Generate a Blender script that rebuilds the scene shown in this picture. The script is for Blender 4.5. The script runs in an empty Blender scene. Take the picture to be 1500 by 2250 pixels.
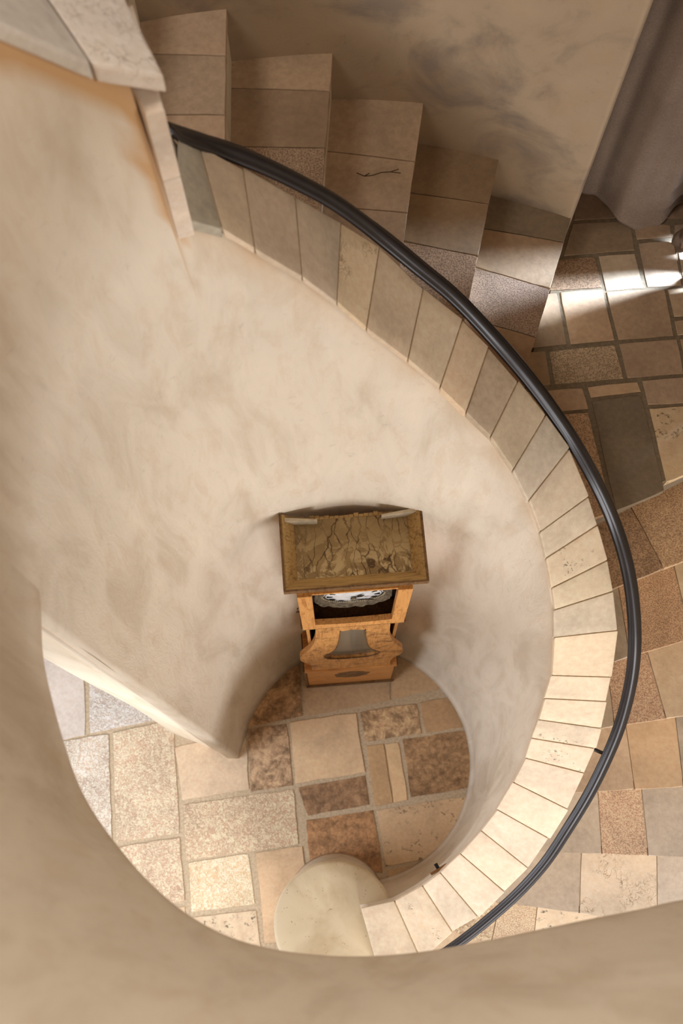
import bpy, bmesh, math, random
from mathutils import Vector, noise
random.seed(7)
scene = bpy.context.scene
# ------------------------------------------------------------------ camera
cam_data = bpy.data.cameras.new('camera'); cam = bpy.data.objects.new('camera', cam_data)
scene.collection.objects.link(cam); scene.camera = cam
cam.location = (0, 0, 5.4); cam.rotation_euler = (math.atan(718/2400), 0, 0)
cam_data.sensor_fit = 'HORIZONTAL'; cam_data.sensor_width = 24; cam_data.lens = 38.4
cam_data.clip_start = 0.02
cam_data.dof.use_dof = True; cam_data.dof.focus_distance = 3.3; cam_data.dof.aperture_fstop = 4.0
# ------------------------------------------------------------------ world + lights
w = bpy.data.worlds.new('world'); scene.world = w; w.use_nodes = True
w.node_tree.nodes['Background'].inputs[0].default_value = (0.78, 0.88, 1.0, 1)
w.node_tree.nodes['Background'].inputs[1].default_value = 0.3
def area(name, loc, target, sx, sy, power, col, spread=180):
    d = bpy.data.lights.new(name, 'AREA'); d.shape = 'RECTANGLE'; d.size = sx; d.size_y = sy
    d.energy = power; d.color = col; d.spread = math.radians(spread)
    o = bpy.data.objects.new(name, d); scene.collection.objects.link(o)
    o.location = loc; o.rotation_euler = (Vector(target)-Vector(loc)).to_track_quat('-Z', 'Y').to_euler()
    return o
area('window_daylight_south', (1.1, -2.8, 2.5), (0.5, 0.3, 1.7), 1.5, 1.3, 105, (0.90, 0.94, 1.0))
area('doorway_daylight', (-2.3, -0.6, 1.7), (-0.5, 0.2, 0.3), 1.6, 1.6, 62, (0.80, 0.88, 1.0))
area('skylight_above', (-1.5, 0.3, 6.4), (-0.1, 0.5, 3.6), 1.2, 1.2, 11, (1.0, 0.97, 0.95), 85)
area('west_wall_fill', (2.3, -0.9, 5.5), (-0.7, 0.6, 4.0), 1.0, 1.2, 13, (1.0, 0.97, 0.94), 80)  # unseen fill added to brighten the west inner wall
area('near_wall_fill', (0.2, 1.3, 6.4), (-0.2, -0.35, 4.0), 0.7, 0.5, 7, (1.0, 0.93, 0.84), 75)  # unseen fill added to lift the near parapet face
area('window_daylight_east', (1.8, 1.83, 2.9), (0.7, 1.60, 2.34), 0.13, 0.7, 15, (0.52, 0.70, 1.0), 50)
scene.view_settings.view_transform = 'Standard'; scene.view_settings.look = 'None'
scene.view_settings.exposure = 0.3; scene.view_settings.gamma = 1.0
scene.view_settings.use_curve_mapping = False
# ------------------------------------------------------------------ materials
def lin(c):
    return tuple(((v/255)/12.92 if v/255 <= .04045 else ((v/255+.055)/1.055)**2.4) for v in c) + (1,)
MATS = {}
def new_mat(name, rough=.7):
    m = bpy.data.materials.new(name); m.use_nodes = True
    b = m.node_tree.nodes['Principled BSDF']; b.inputs['Roughness'].default_value = rough
    b.inputs['Specular IOR Level'].default_value = .25
    return m, m.node_tree, b
def N(nt, t, **kw):
    n = nt.nodes.new(t)
    for k, v in kw.items():
        if hasattr(n, k): setattr(n, k, v)
        else: n.inputs[k.replace('_', ' ')].default_value = v
    return n
def ramp(nt, src, stops):
    r = nt.nodes.new('ShaderNodeValToRGB'); nt.links.new(src, r.inputs[0])
    e = r.color_ramp.elements
    e[0].position, e[0].color = stops[0]; e[1].position, e[1].color = stops[-1]
    for p, c in stops[1:-1]:
        x = e.new(p); x.color = c
    return r
def mixc(nt, fac, a, b, mode='MIX'):
    m = nt.nodes.new('ShaderNodeMix'); m.data_type = 'RGBA'; m.blend_type = mode
    for s, v in ((m.inputs[0], fac), (m.inputs[6], a), (m.inputs[7], b)):
        if isinstance(v, (float, int)): s.default_value = v
        elif isinstance(v, tuple): s.default_value = v
        else: nt.links.new(v, s)
    return m.outputs[2]
def coords(nt, scale=(1, 1, 1), off=0.0, rot=0.0):
    g = nt.nodes.new('ShaderNodeNewGeometry'); mp = nt.nodes.new('ShaderNodeMapping')
    nt.links.new(g.outputs['Position'], mp.inputs[0]); mp.inputs['Scale'].default_value = scale
    mp.inputs['Location'].default_value = (off, off*.7, off*.3); mp.inputs['Rotation'].default_value = (0, 0, rot)
    return mp.outputs[0]
def noise_tex(nt, vec, scale, detail=5, rough=.55, dist=0.0):
    n = N(nt, 'ShaderNodeTexNoise', Scale=scale, Detail=detail, Roughness=rough, Distortion=dist)
    nt.links.new(vec, n.inputs['Vector']); return n.outputs['Fac']
def bump(nt, b, h, strength, dist=.01):
    n = N(nt, 'ShaderNodeBump', Strength=strength, Distance=dist); nt.links.new(h, n.inputs['Height'])
    nt.links.new(n.outputs[0], b.inputs['Normal'])
BLK = (0, 0, 0, 1); WHT = (1, 1, 1, 1)
# stone(kind): smooth, speckle (granite-like), pit (fossil holes), vein, stain (dark blotches), hammer (tooled face)
def stone(col, kind='smooth', seed=0.0, amt=1.0):
    key = ('stone', col, kind, seed)
    if key in MATS: return MATS[key]
    m, nt, b = new_mat('limestone_%s' % kind, .62)
    col = tuple(a*.72+b_*.28 for a, b_ in zip(col, (206, 187, 162)))
    col = (min(255, col[0]*1.03), col[1]*.99, col[2]*.96)
    v = coords(nt, off=seed*3.7)
    c = lin(col); dk = lin(tuple(x*.9 for x in col)); lt = lin(tuple(min(255, x*1.06) for x in col))
    f1 = noise_tex(nt, v, 4.5, 6, .6, .6)
    out = ramp(nt, f1, [(.3, dk), (.52, c), (.75, lt)]).outputs[0]
    fine = noise_tex(nt, v, 60, 4, .6)
    out = mixc(nt, .12, out, ramp(nt, fine, [(.3, BLK), (.7, WHT)]).outputs[0], 'OVERLAY')
    h = fine; bs = .15
    if kind == 'speckle':
        s = noise_tex(nt, v, 230, 2, .7)
        sp = ramp(nt, s, [(.42, (.25, .2, .17, 1)), (.56, (.8, .76, .7, 1))]).outputs[0]
        out = mixc(nt, .55, out, sp, 'OVERLAY'); h = s; bs = .3
    if kind in ('pit', 'finepit'):
        wv = nt.nodes.new('ShaderNodeTexVoronoi'); wv.inputs['Scale'].default_value = 34 if kind == 'pit' else 70
        dn = N(nt, 'ShaderNodeTexNoise', Scale=45.0, Detail=3.0); nt.links.new(v, dn.inputs['Vector'])
        vec = mixc(nt, .035 if kind == 'pit' else .02, v, dn.outputs['Color'], 'LINEAR_LIGHT')
        mp = N(nt, 'ShaderNodeMapping'); mp.inputs['Scale'].default_value = (.7, 1.7, 1); nt.links.new(vec, mp.inputs[0])
        nt.links.new(mp.outputs[0], wv.inputs['Vector'])
        n2 = noise_tex(nt, v, 11, 5)
        a = ramp(nt, wv.outputs['Distance'], [(.18, WHT), (.34, BLK)]).outputs[0]
        g = ramp(nt, n2, [(.46, BLK), (.56, WHT)] if kind == 'pit' else [(.56, BLK), (.64, WHT)]).outputs[0]
        k = mixc(nt, 1.0, a, g, 'MULTIPLY')
        out = mixc(nt, k, out, lin(tuple(x*.55 for x in col)))
    if kind == 'vein':
        mp = N(nt, 'ShaderNodeMapping'); nt.links.new(v, mp.inputs[0])
        vv = nt.nodes.new('ShaderNodeTexVoronoi'); vv.feature = 'DISTANCE_TO_EDGE'; vv.inputs['Scale'].default_value = 17
        dn = N(nt, 'ShaderNodeTexNoise', Scale=14.0, Detail=4.0); nt.links.new(v, dn.inputs['Vector'])
        vec = mixc(nt, .16, v, dn.outputs['Color'], 'LINEAR_LIGHT'); nt.links.new(vec, vv.inputs['Vector'])
        a = ramp(nt, vv.outputs['Distance'], [(.005, WHT), (.05, BLK)]).outputs[0]
        g = ramp(nt, noise_tex(nt, v, 8, 3), [(.45, BLK), (.62, WHT)]).outputs[0]
        k = mixc(nt, 1.0, a, g, 'MULTIPLY')
        k = mixc(nt, 1.0, k, (.75, .75, .75, 1), 'MULTIPLY')
        out = mixc(nt, k, out, lin((126, 102, 74)))
    if kind in ('stain', 'darkstain'):
        s = noise_tex(nt, v, 11 if kind == 'stain' else 15, 12, .8, .5)
        lo, hi = ((.42, .56) if kind == 'stain' else (.38, .60))
        k = ramp(nt, s, [(lo, WHT), (hi, BLK)]).outputs[0]
        k = mixc(nt, 1.0, k, ((.7,)*3+(1,)), 'MULTIPLY')
        out = mixc(nt, k, out, lin((84, 58, 36)))
        s2 = noise_tex(nt, v, 40, 5, .7)
        out = mixc(nt, .5, out, ramp(nt, s2, [(.35, (.25, .23, .21, 1)), (.6, (.75, .72, .7, 1))]).outputs[0], 'OVERLAY')
        h = s2; bs = .5
    if kind == 'hammer':
        s = noise_tex(nt, v, 55, 3, .6, 2.0)
        out = mixc(nt, .6, out, ramp(nt, s, [(.42, (.34, .32, .3, 1)), (.58, (.8, .8, .8, 1))]).outputs[0], 'OVERLAY')
        h = s; bs = 1.0
    nt.links.new(out, b.inputs['Base Color']); bump(nt, b, h, bs, .006)
    MATS[key] = m; return m
def plaster(name, col, dark, ochre, streak=(3, 3, .8), scale=2.2):
    if name in MATS: return MATS[name]
    m, nt, b = new_mat(name, .78)
    v = coords(nt, scale=streak)
    a = noise_tex(nt, v, scale, 7, .6, .8); a2 = noise_tex(nt, v, scale*3, 8, .7, .5)
    out = ramp(nt, a, [(.34, lin(dark)), (.5, lin(col)), (.72, lin(tuple(min(255, c*1.04) for c in col)))]).outputs[0]
    k = ramp(nt, a2, [(.5, BLK), (.75, (.5, .5, .5, 1))]).outputs[0]
    out = mixc(nt, k, out, lin(ochre))
    v2 = coords(nt, scale=(1, 1, 1)); a3 = noise_tex(nt, v2, 26, 6, .7, .5)
    k3 = ramp(nt, a3, [(.6, BLK), (.78, (.35, .35, .35, 1))]).outputs[0]
    out = mixc(nt, k3, out, lin(tuple(x*.75 for x in dark)))
    at = nt.nodes.new('ShaderNodeAttribute'); at.attribute_name = 'ochre_stain_shade'
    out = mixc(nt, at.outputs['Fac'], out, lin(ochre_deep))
    nt.links.new(out, b.inputs['Base Color']); bump(nt, b, a2, .25, .012)
    MATS[name] = m; return m
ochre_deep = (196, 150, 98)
M_WELL = plaster('lime_plaster_warm', (216, 201, 180), (200, 183, 160), (200, 172, 142))
M_REVEAL = plaster('lime_plaster_reveal', (222, 204, 178), (210, 190, 162), (206, 180, 146))
M_STAIRWALL = plaster('lime_plaster_rough', (164, 140, 112), (132, 113, 94), (168, 136, 100), (1.6, 1.6, 1.6), 2.6)
M_ROOM = plaster('lime_plaster_room', (190, 174, 152), (176, 160, 138), (190, 160, 125), (1, 1, 1), 1.5)
def simple(name, col, rough=.6, metal=0.0, bs=0, sc=40, var=.85):
    if name in MATS: return MATS[name]
    m, nt, b = new_mat(name, rough); b.inputs['Metallic'].default_value = metal
    v = coords(nt); f = noise_tex(nt, v, sc, 4)
    out = ramp(nt, f, [(.3, lin(tuple(x*var for x in col))), (.7, lin(col))]).outputs[0]
    nt.links.new(out, b.inputs['Base Color'])
    if bs: bump(nt, b, f, bs, .004)
    MATS[name] = m; return m
M_MORTAR = simple('lime_mortar', (204, 180, 148), .9, 0, .5, 90)
M_MORTAR_W = simple('pale_grout', (206, 190, 164), .9, 0, .3, 90)
M_MORTAR_D = simple('grey_brown_grout', (142, 122, 96), .9, 0, .3, 90)
M_IRON = simple('dark_bronze_iron', (48, 41, 39), .4, .35, 0, 30)
M_IRON.node_tree.nodes['Principled BSDF'].inputs['Specular IOR Level'].default_value = .6
def linen():
    m, nt, b = new_mat('taupe_linen', .9)
    v = coords(nt, scale=(1, 1, 1)); f = noise_tex(nt, v, 3, 6); f2 = noise_tex(nt, coords(nt, scale=(1, 1, 4)), 170, 3, .7)
    out = ramp(nt, f, [(.3, lin((112, 92, 76))), (.7, lin((134, 112, 94)))]).outputs[0]
    out = mixc(nt, .2, out, ramp(nt, f2, [(.35, BLK), (.65, WHT)]).outputs[0], 'OVERLAY')
    nt.links.new(out, b.inputs['Base Color']); bump(nt, b, f2, .2, .003); return m
M_LINEN = linen()
M_INKB = simple('black_metal', (18, 16, 16), .4)
# ------------------------------------------------------------------ mesh helpers
def link(name, bm, mats, parent=None, smooth=False, loc=None):
    bmesh.ops.recalc_face_normals(bm, faces=bm.faces)
    me = bpy.data.meshes.new(name); bm.to_mesh(me); bm.free()
    for mt in (mats if isinstance(mats, (list, tuple)) else [mats]): me.materials.append(mt)
    if smooth:
        for p in me.polygons: p.use_smooth = True
    o = bpy.data.objects.new(name, me); scene.collection.objects.link(o)
    if parent:
        o.parent = parent
        if parent.type == 'EMPTY' and not parent.get('local_frame'): o.matrix_parent_inverse = parent.matrix_basis.inverted()
    return o
def empty(name, loc, rz=0.0, local=False):
    o = bpy.data.objects.new(name, None); scene.collection.objects.link(o)
    o.location = loc; o.rotation_euler = (0, 0, rz); o.empty_display_size = .1
    if local: o['local_frame'] = 1
    return o
def tag(o, label, cat, group=None):
    o['label'] = label; o['category'] = cat
    if group: o['group'] = group
    return o
def struct(o):
    o['kind'] = 'structure'; return o
def box(bm, x0, x1, y0, y1, z0, z1, mi=0, bev=0.0):
    vs = [bm.verts.new(p) for p in ((x0, y0, z0), (x1, y0, z0), (x1, y1, z0), (x0, y1, z0), (x0, y0, z1), (x1, y0, z1), (x1, y1, z1), (x0, y1, z1))]
    fs = [bm.faces.new([vs[i] for i in f]) for f in ((3, 2, 1, 0), (4, 5, 6, 7), (0, 1, 5, 4), (1, 2, 6, 5), (2, 3, 7, 6), (3, 0, 4, 7))]
    for f in fs: f.material_index = mi
    if bev:
        es = {e for f in fs for e in f.edges}
        r = bmesh.ops.bevel(bm, geom=list(es), offset=bev, segments=2, affect='EDGES', profile=.5)
        for f in r['faces']: f.material_index = mi
    return fs
def prism(bm, pts, z0, z1, mi=0, bev=0.0):
    """pts: plan polygon; z0/z1 may be numbers or lists per point"""
    n = len(pts)
    zz0 = z0 if isinstance(z0, (list, tuple)) else [z0]*n
    zz1 = z1 if isinstance(z1, (list, tuple)) else [z1]*n
    lo = [bm.verts.new((p[0], p[1], zz0[i])) for i, p in enumerate(pts)]
    hi = [bm.verts.new((p[0], p[1], zz1[i])) for i, p in enumerate(pts)]
    fs = [bm.faces.new(lo[::-1]), bm.faces.new(hi)]
    for i in range(n):
        j = (i+1) % n; fs.append(bm.faces.new((lo[i], lo[j], hi[j], hi[i])))
    for f in fs: f.material_index = mi
    if bev:
        es = list(fs[1].edges)
        r = bmesh.ops.bevel(bm, geom=es, offset=bev, segments=2, affect='EDGES', profile=.5)
        for f in r['faces']: f.material_index = mi
    return fs
def rough_poly(pts, inset, amp, seed, step=.03):
    """insets a plan polygon and gives it the worn outline of a hand cut slab"""
    n = len(pts); cx = sum(p[0] for p in pts)/n; cy = sum(p[1] for p in pts)/n
    area2 = sum(pts[i][0]*pts[(i+1) % n][1]-pts[(i+1) % n][0]*pts[i][1] for i in range(n))
    if area2 < 0: pts = pts[::-1]
    ins = []
    for i in range(n):
        a = Vector(pts[i-1][:2]); b = Vector(pts[i][:2]); c = Vector(pts[(i+1) % n][:2])
        d1 = (b-a).normalized(); d2 = (c-b).normalized()
        n1 = Vector((-d1.y, d1.x)); n2 = Vector((-d2.y, d2.x)); bi = (n1+n2)
        if bi.length < 1e-4: bi = n1
        bi = bi.normalized(); k = inset/max(.4, bi.dot(n1)); ins.append(b+bi*k)
    out = []
    for i in range(n):
        a = ins[i]; b = ins[(i+1) % n]; L = (b-a).length; m = max(1, int(L/step))
        for k in range(m):
            p = a.lerp(b, k/m)
            q = Vector((p.x*18+seed, p.y*18-seed, seed))
            f = noise.noise(q); g = noise.noise(q+Vector((9, 4, 2)))
            out.append((p.x+f*amp, p.y+g*amp))
    return out
def slab_mesh(polys, ztop, thick, mats, name, inset=.004, amp=.004, bev=.003, base=None, parent=None):
    bm = bmesh.new(); ml = []
    for i, (pts, mt) in enumerate(polys):
        if mt not in ml: ml.append(mt)
        dz = (random.random()-.5)*.002
        prism(bm, rough_poly(pts, inset, amp, i*3.1+ztop*7), ztop-thick, ztop+dz, ml.index(mt), bev)
    if base:
        mt, pts, z0, z1 = base
        if mt not in ml: ml.append(mt)
        prism(bm, pts, z0, z1, ml.index(mt))
    return link(name, bm, ml, parent)
def fan(px, z):  # helper for lists of plan points
    return [(p[0], p[1]) for p in px]
CX, CY = .07, .357
def pol(th, r): a = math.radians(th); return CX+r*math.cos(a), CY+r*math.sin(a)
def interp(x, tab):
    if x <= tab[0][0]: return tab[0][1]
    for (a, va), (b, vb) in zip(tab, tab[1:]):
        if x <= b: t = (x-a)/(b-a); return va+(vb-va)*t
    return tab[-1][1]
# ------------------------------------------------------------------ ground floor paving
W_ = {}
C = dict(cream=(214, 188, 152), pale=(222, 204, 176), buff=(196, 166, 126), brown=(160, 122, 80), dark=(150, 112, 74), grey=(150, 142, 126))
S = stone
floor_polys = [
 ([(-0.404, 0.753), (-0.205, 0.852), (-0.185, 0.573), (-0.461, 0.516)], S((186,150,106),'stain',1)),
 ([(-0.182, 0.567), (0.243, 0.648), (0.238, 0.895), (-0.201, 0.895)], S((176,150,116),'smooth',2)),
 ([(0.248, 0.653), (0.560, 0.719), (0.543, 0.895), (0.242, 0.895)], S((186,156,118),'smooth',3)),
 ([(-0.461, 0.514), (-0.264, 0.540), (-0.229, 0.243), (-0.438, 0.213)], S((196,166,130),'stain',4)),
 ([(-0.255, 0.545), (0.071, 0.595), (0.116, 0.302), (-0.223, 0.253)], S((218,190,150),'smooth',5)),
 ([(0.087, 0.597), (0.368, 0.637), (0.392, 0.490), (0.115, 0.447)], S((200,170,128),'stain',6)),
 ([(0.380, 0.644), (0.671, 0.688), (0.692, 0.534), (0.407, 0.490)], S((168,134,94),'smooth',7)),
 ([(0.117, 0.434), (0.208, 0.444), (0.248, 0.160), (0.156, 0.146)], S((184,150,106),'smooth',8)),
 ([(0.208, 0.444), (0.278, 0.453), (0.320, 0.175), (0.248, 0.160)], S((210,180,136),'smooth',9)),
 ([(0.294, 0.464), (0.683, 0.521), (0.699, 0.245), (0.329, 0.184)], S((158,124,84),'darkstain',10)),
 ([(-0.212, 0.239), (0.116, 0.294), (0.135, 0.154), (-0.163, 0.102)], S((150,116,82),'darkstain',11)),
 ([(-0.171, 0.087), (0.154, 0.133), (0.197, -0.154), (-0.150, -0.154)], S((172,126,80),'darkstain',12)),
 ([(0.167, 0.131), (0.680, 0.211), (0.671, -0.047), (0.205, -0.127)], S((204,176,138),'pit',13)),
 ([(0.210, -0.141), (0.670, -0.060), (0.661, -0.299), (0.229, -0.299)], S((176,144,104),'smooth',14)),
 ([(-0.759, 0.156), (-0.227, 0.230), (-0.198, -0.027), (-0.733, -0.101)], S((204,184,156),'hammer',15)),
 ([(-0.810, 0.429), (-0.465, 0.499), (-0.439, 0.226), (-0.764, 0.173)], S((210,190,162),'smooth',16)),
 ([(-1.114, 0.497), (-0.820, 0.560), (-0.764, 0.023), (-1.068, -0.019)], S((208,190,164),'hammer',17)),
 ([(-1.436, 0.447), (-1.129, 0.490), (-1.083, -0.021), (-1.374, -0.076)], S((206,198,186),'hammer',18)),
 ([(-1.567, 0.964), (-1.283, 0.964), (-1.241, 0.479), (-1.523, 0.429)], S((206,202,198),'smooth',19)),
 ([(-1.267, 0.964), (-0.840, 0.964), (-0.823, 0.567), (-1.226, 0.488)], S((204,202,200),'hammer',20)),
 ([(-1.067, -0.039), (-0.764, 0.010), (-0.726, -0.279), (-1.033, -0.328)], S((206,186,160),'hammer',21)),
 ([(-0.722, -0.105), (-0.434, -0.066), (-0.399, -0.293), (-0.698, -0.330)], S((226,210,176),'hammer',22)),
 ([(-0.408, -0.062), (-0.183, -0.029), (-0.116, -0.437), (-0.357, -0.467)], S((206,178,142),'smooth',23)),
 ([(-0.691, -0.350), (-0.392, -0.313), (-0.354, -0.612), (-0.655, -0.632)], S((214,196,166),'pit',24)),
 ([(-1.032, -0.342), (-0.725, -0.295), (-0.691, -0.632), (-0.996, -0.670)], S((206,184,152),'smooth',25)),
 ([(-1.373, -0.092), (-1.075, -0.039), (-1.026, -0.651), (-1.317, -0.689)], S((210,194,166),'hammer',26)),
 ([(-0.171, -0.170), (0.214, -0.170), (0.208, -0.612), (-0.104, -0.612)], S((176,144,104),'smooth',27)),
 ([(-2.066, 0.964), (-1.589, 0.964), (-1.545, 0.429), (-1.999, 0.343)], S((216,204,186),'hammer',28)),
 ([(-1.997, 0.322), (-1.451, 0.418), (-1.395, -0.076), (-1.942, -0.178)], S((212,198,174),'smooth',29)),
]
slab_mesh(floor_polys, .004, .05, None, 'floor', .0035, .005, .003,
          base=(M_MORTAR, [(-3.2, -3.2), (3.0, -3.2), (3.0, 3.2), (-3.2, 3.2)], -.12, -.001))
struct(bpy.data.objects['floor'])
# ------------------------------------------------------------------ landing paving
ZL = 2.36
land_polys = [
 ([(0.728, 1.861), (0.910, 1.871), (0.920, 1.764), (0.692, 1.743)], S((132,110,82),'smooth',31)),
 ([(0.756, 2.009), (0.927, 2.009), (0.909, 1.881), (0.730, 1.868)], S((112,92,70),'smooth',32)),
 ([(0.916, 1.877), (1.040, 1.855), (1.038, 1.809), (0.926, 1.801)], S((150,124,96),'smooth',33)),
 ([(0.936, 2.009), (1.148, 2.009), (1.135, 1.868), (0.921, 1.884)], S((140,116,92),'smooth',33.5)),
 ([(0.929, 1.792), (1.043, 1.801), (1.057, 1.641), (0.944, 1.633)], S((176,152,124),'smooth',34)),
 ([(0.801, 1.748), (0.919, 1.755), (0.937, 1.631), (0.816, 1.620)], S((206,184,152),'smooth',35)),
 ([(0.676, 1.735), (0.793, 1.745), (0.810, 1.633), (0.640, 1.622)], S((126,100,74),'speckle',36)),
 ([(0.673, 1.622), (0.808, 1.631), (0.835, 1.455), (0.696, 1.440)], S((176,144,110),'smooth',37)),
 ([(0.605, 1.614), (0.667, 1.620), (0.690, 1.440), (0.553, 1.425)], S((146,120,92),'smooth',38)),
 ([(0.816, 1.622), (1.000, 1.634), (1.017, 1.468), (0.843, 1.455)], S((170,142,110),'smooth',39)),
 ([(1.006, 1.631), (1.142, 1.644), (1.146, 1.544), (1.020, 1.533)], S((184,160,126),'smooth',40)),
 ([(1.019, 1.524), (1.131, 1.533), (1.140, 1.480), (1.024, 1.471)], S((160,134,102),'smooth',41)),
 ([(0.628, 1.422), (0.834, 1.443), (0.854, 1.329), (0.638, 1.308)], S((152,134,106),'speckle',42)),
 ([(0.525, 1.416), (0.620, 1.422), (0.633, 1.308), (0.520, 1.294)], S((140,112,80),'smooth',43)),
 ([(0.843, 1.446), (1.025, 1.463), (1.036, 1.344), (0.859, 1.329)], S((158,132,104),'smooth',44)),
 ([(1.030, 1.463), (1.153, 1.471), (1.155, 1.353), (1.042, 1.344)], S((164,138,106),'smooth',45)),
 ([(0.519, 1.285), (0.726, 1.302), (0.740, 1.229), (0.516, 1.209)], S((178,148,114),'smooth',46)),
 ([(0.737, 1.304), (0.894, 1.322), (0.904, 1.285), (0.745, 1.266)], S((190,160,122),'smooth',47)),
 ([(0.903, 1.325), (1.140, 1.344), (1.145, 1.255), (0.915, 1.242)], S((160,136,110),'smooth',48)),
 ([(0.747, 1.258), (0.899, 1.277), (0.947, 0.972), (0.796, 0.909)], S((100,88,68),'smooth',49)),
 ([(0.917, 1.235), (1.104, 1.249), (1.127, 1.070), (0.949, 0.997)], S((214,188,146),'pit',50)),
 ([(0.516, 1.203), (0.737, 1.222), (0.788, 0.909), (0.658, 0.861)], S((184,152,118),'speckle',51)),
 ([(1.048, 1.793), (1.172, 1.803), (1.171, 1.653), (1.060, 1.644)], S((170,150,124),'smooth',52)),
 ([(1.048, 1.858), (1.178, 1.864), (1.173, 1.812), (1.043, 1.806)], S((160,138,110),'smooth',53)),
]
land_outline = [(0.580, 1.407), (0.564, 1.354), (.50,1.00), (0.658, 0.861), (0.743, 0.903), (1.003, 1.034), (1.9,1.47), (1.9, 2.3), (.70, 2.3), (.676, 1.77), (0.687, 1.753)]
slab_mesh(land_polys, ZL, .035, None, 'floor_landing', .003, .002, .002,
          base=(M_MORTAR_D, land_outline, ZL-.22, ZL-.003))
struct(bpy.data.objects['floor_landing'])
# ------------------------------------------------------------------ staircase
stair = empty('stone_staircase', (.9, .2, 1.0))
tag(stair, 'winding limestone staircase descending clockwise around the round plaster well', 'staircase')
M_RISER = plaster('lime_plaster_riser', (214, 196, 168), (200, 180, 150), (200, 168, 128))
def lerp2(a, b, t): return (a[0]+(b[0]-a[0])*t, a[1]+(b[1]-a[1])*t)
IN = [(-0.285, 1.015, 3.750), (-0.211, 1.033, 3.680), (-0.160, 1.040, 3.600), (-0.077, 1.049, 3.480), (-0.010, 1.056, 3.360), (0.053, 1.052, 3.250), (0.149, 1.034, 3.130), (0.230, 1.011, 3.030), (0.298, 0.979, 2.950), (0.365, 0.944, 2.880), (0.430, 0.886, 2.800), (0.479, 0.830, 2.720), (0.521, 0.772, 2.630), (0.548, 0.721, 2.550), (0.571, 0.654, 2.480), (0.587, 0.606, 2.420), (0.599, 0.544, 2.340), (0.613, 0.457, 2.200), (0.604, 0.400, 2.120), (0.597, 0.346, 2.040), (0.586, 0.297, 1.970), (0.575, 0.242, 1.900), (0.547, 0.173, 1.810), (0.505, 0.092, 1.710), (0.461, 0.028, 1.620), (0.399, -0.047, 1.540), (0.336, -0.109, 1.470), (0.278, -0.153, 1.420), (0.184, -0.206, 1.370), (0.067, -0.233, 1.330)]
OUT = [(-0.286, 1.182, 3.750), (-0.260, 1.208, 3.680), (-0.187, 1.213, 3.600), (-0.093, 1.224, 3.480), (-0.002, 1.239, 3.360), (0.083, 1.248, 3.250), (0.187, 1.210, 3.130), (0.287, 1.182, 3.030), (0.359, 1.151, 2.950), (0.439, 1.092, 2.880), (0.518, 1.031, 2.800), (0.591, 0.971, 2.720), (0.656, 0.870, 2.630), (0.694, 0.815, 2.550), (0.732, 0.734, 2.480), (0.757, 0.660, 2.420), (0.781, 0.564, 2.340), (0.789, 0.452, 2.200), (0.788, 0.391, 2.120), (0.784, 0.320, 2.040), (0.779, 0.266, 1.970), (0.756, 0.196, 1.900), (0.715, 0.090, 1.810), (0.670, 0.001, 1.710), (0.614, -0.093, 1.620), (0.544, -0.169, 1.540), (0.462, -0.254, 1.470), (0.379, -0.305, 1.420), (0.273, -0.399, 1.370), (0.133, -0.462, 1.330)]
R0 = .566
RIN = sorted((math.degrees(math.atan2(p[1]-CY, p[0]-CX)), math.hypot(p[0]-CX, p[1]-CY)) for p in IN)
def under_coping(P, Q):
    """first point from P towards Q that lies behind the face of the well wall"""
    for k in range(101):
        x, y = lerp2(P, Q, k/100)
        if math.hypot(x-CX, y-CY) >= max(R0, interp(math.degrees(math.atan2(y-CY, x-CX)), RIN))+.08: break
    return (x, y)
def tread(z, A0, A1, B0, B1, cuts, mats, riser_back=.028, over=.03, h=.18):
    """A0-A1 back edge, B0-B1 front edge (inner end to outer end); cuts = (t back, t front)"""
    a_, b_ = Vector(A0), Vector(B0); La = (Vector(A1)-a_).length; Lb = (Vector(B1)-b_).length
    A0 = under_coping(A0, A1); B0 = under_coping(B0, B1)
    sa = (Vector(A0)-a_).length/La; sb = (Vector(B0)-b_).length/Lb
    cuts = [((p-sa)/(1-sa), (q-sb)/(1-sb)) for p, q in cuts]
    bm = bmesh.new(); ml = list(dict.fromkeys(mats))+[M_RISER, M_MORTAR_W]
    cs = [(0, 0)]+cuts+[(1, 1)]
    for i, mt in enumerate(mats):
        a, b = cs[i], cs[i+1]
        p = [lerp2(A0, A1, a[0]), lerp2(A0, A1, b[0]), lerp2(B0, B1, b[1]), lerp2(B0, B1, a[1])]
        prism(bm, rough_poly(p, .0018, .0016, z*5+i, .04), z-.034, z, ml.index(mt), .003)
    # body of the step below the slabs, set back from the nosing
    d = Vector((B0[0]-A0[0], B0[1]-A0[1])).normalized()
    q0 = (B0[0]-d.x*over, B0[1]-d.y*over)
    d = Vector((B1[0]-A1[0], B1[1]-A1[1])).normalized(); q1 = (B1[0]-d.x*over, B1[1]-d.y*over)
    prism(bm, [A0, A1, q1, q0], z-h-.03, z-.006, len(ml)-2)
    return link('tread', bm, ml, stair)
g = S
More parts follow.
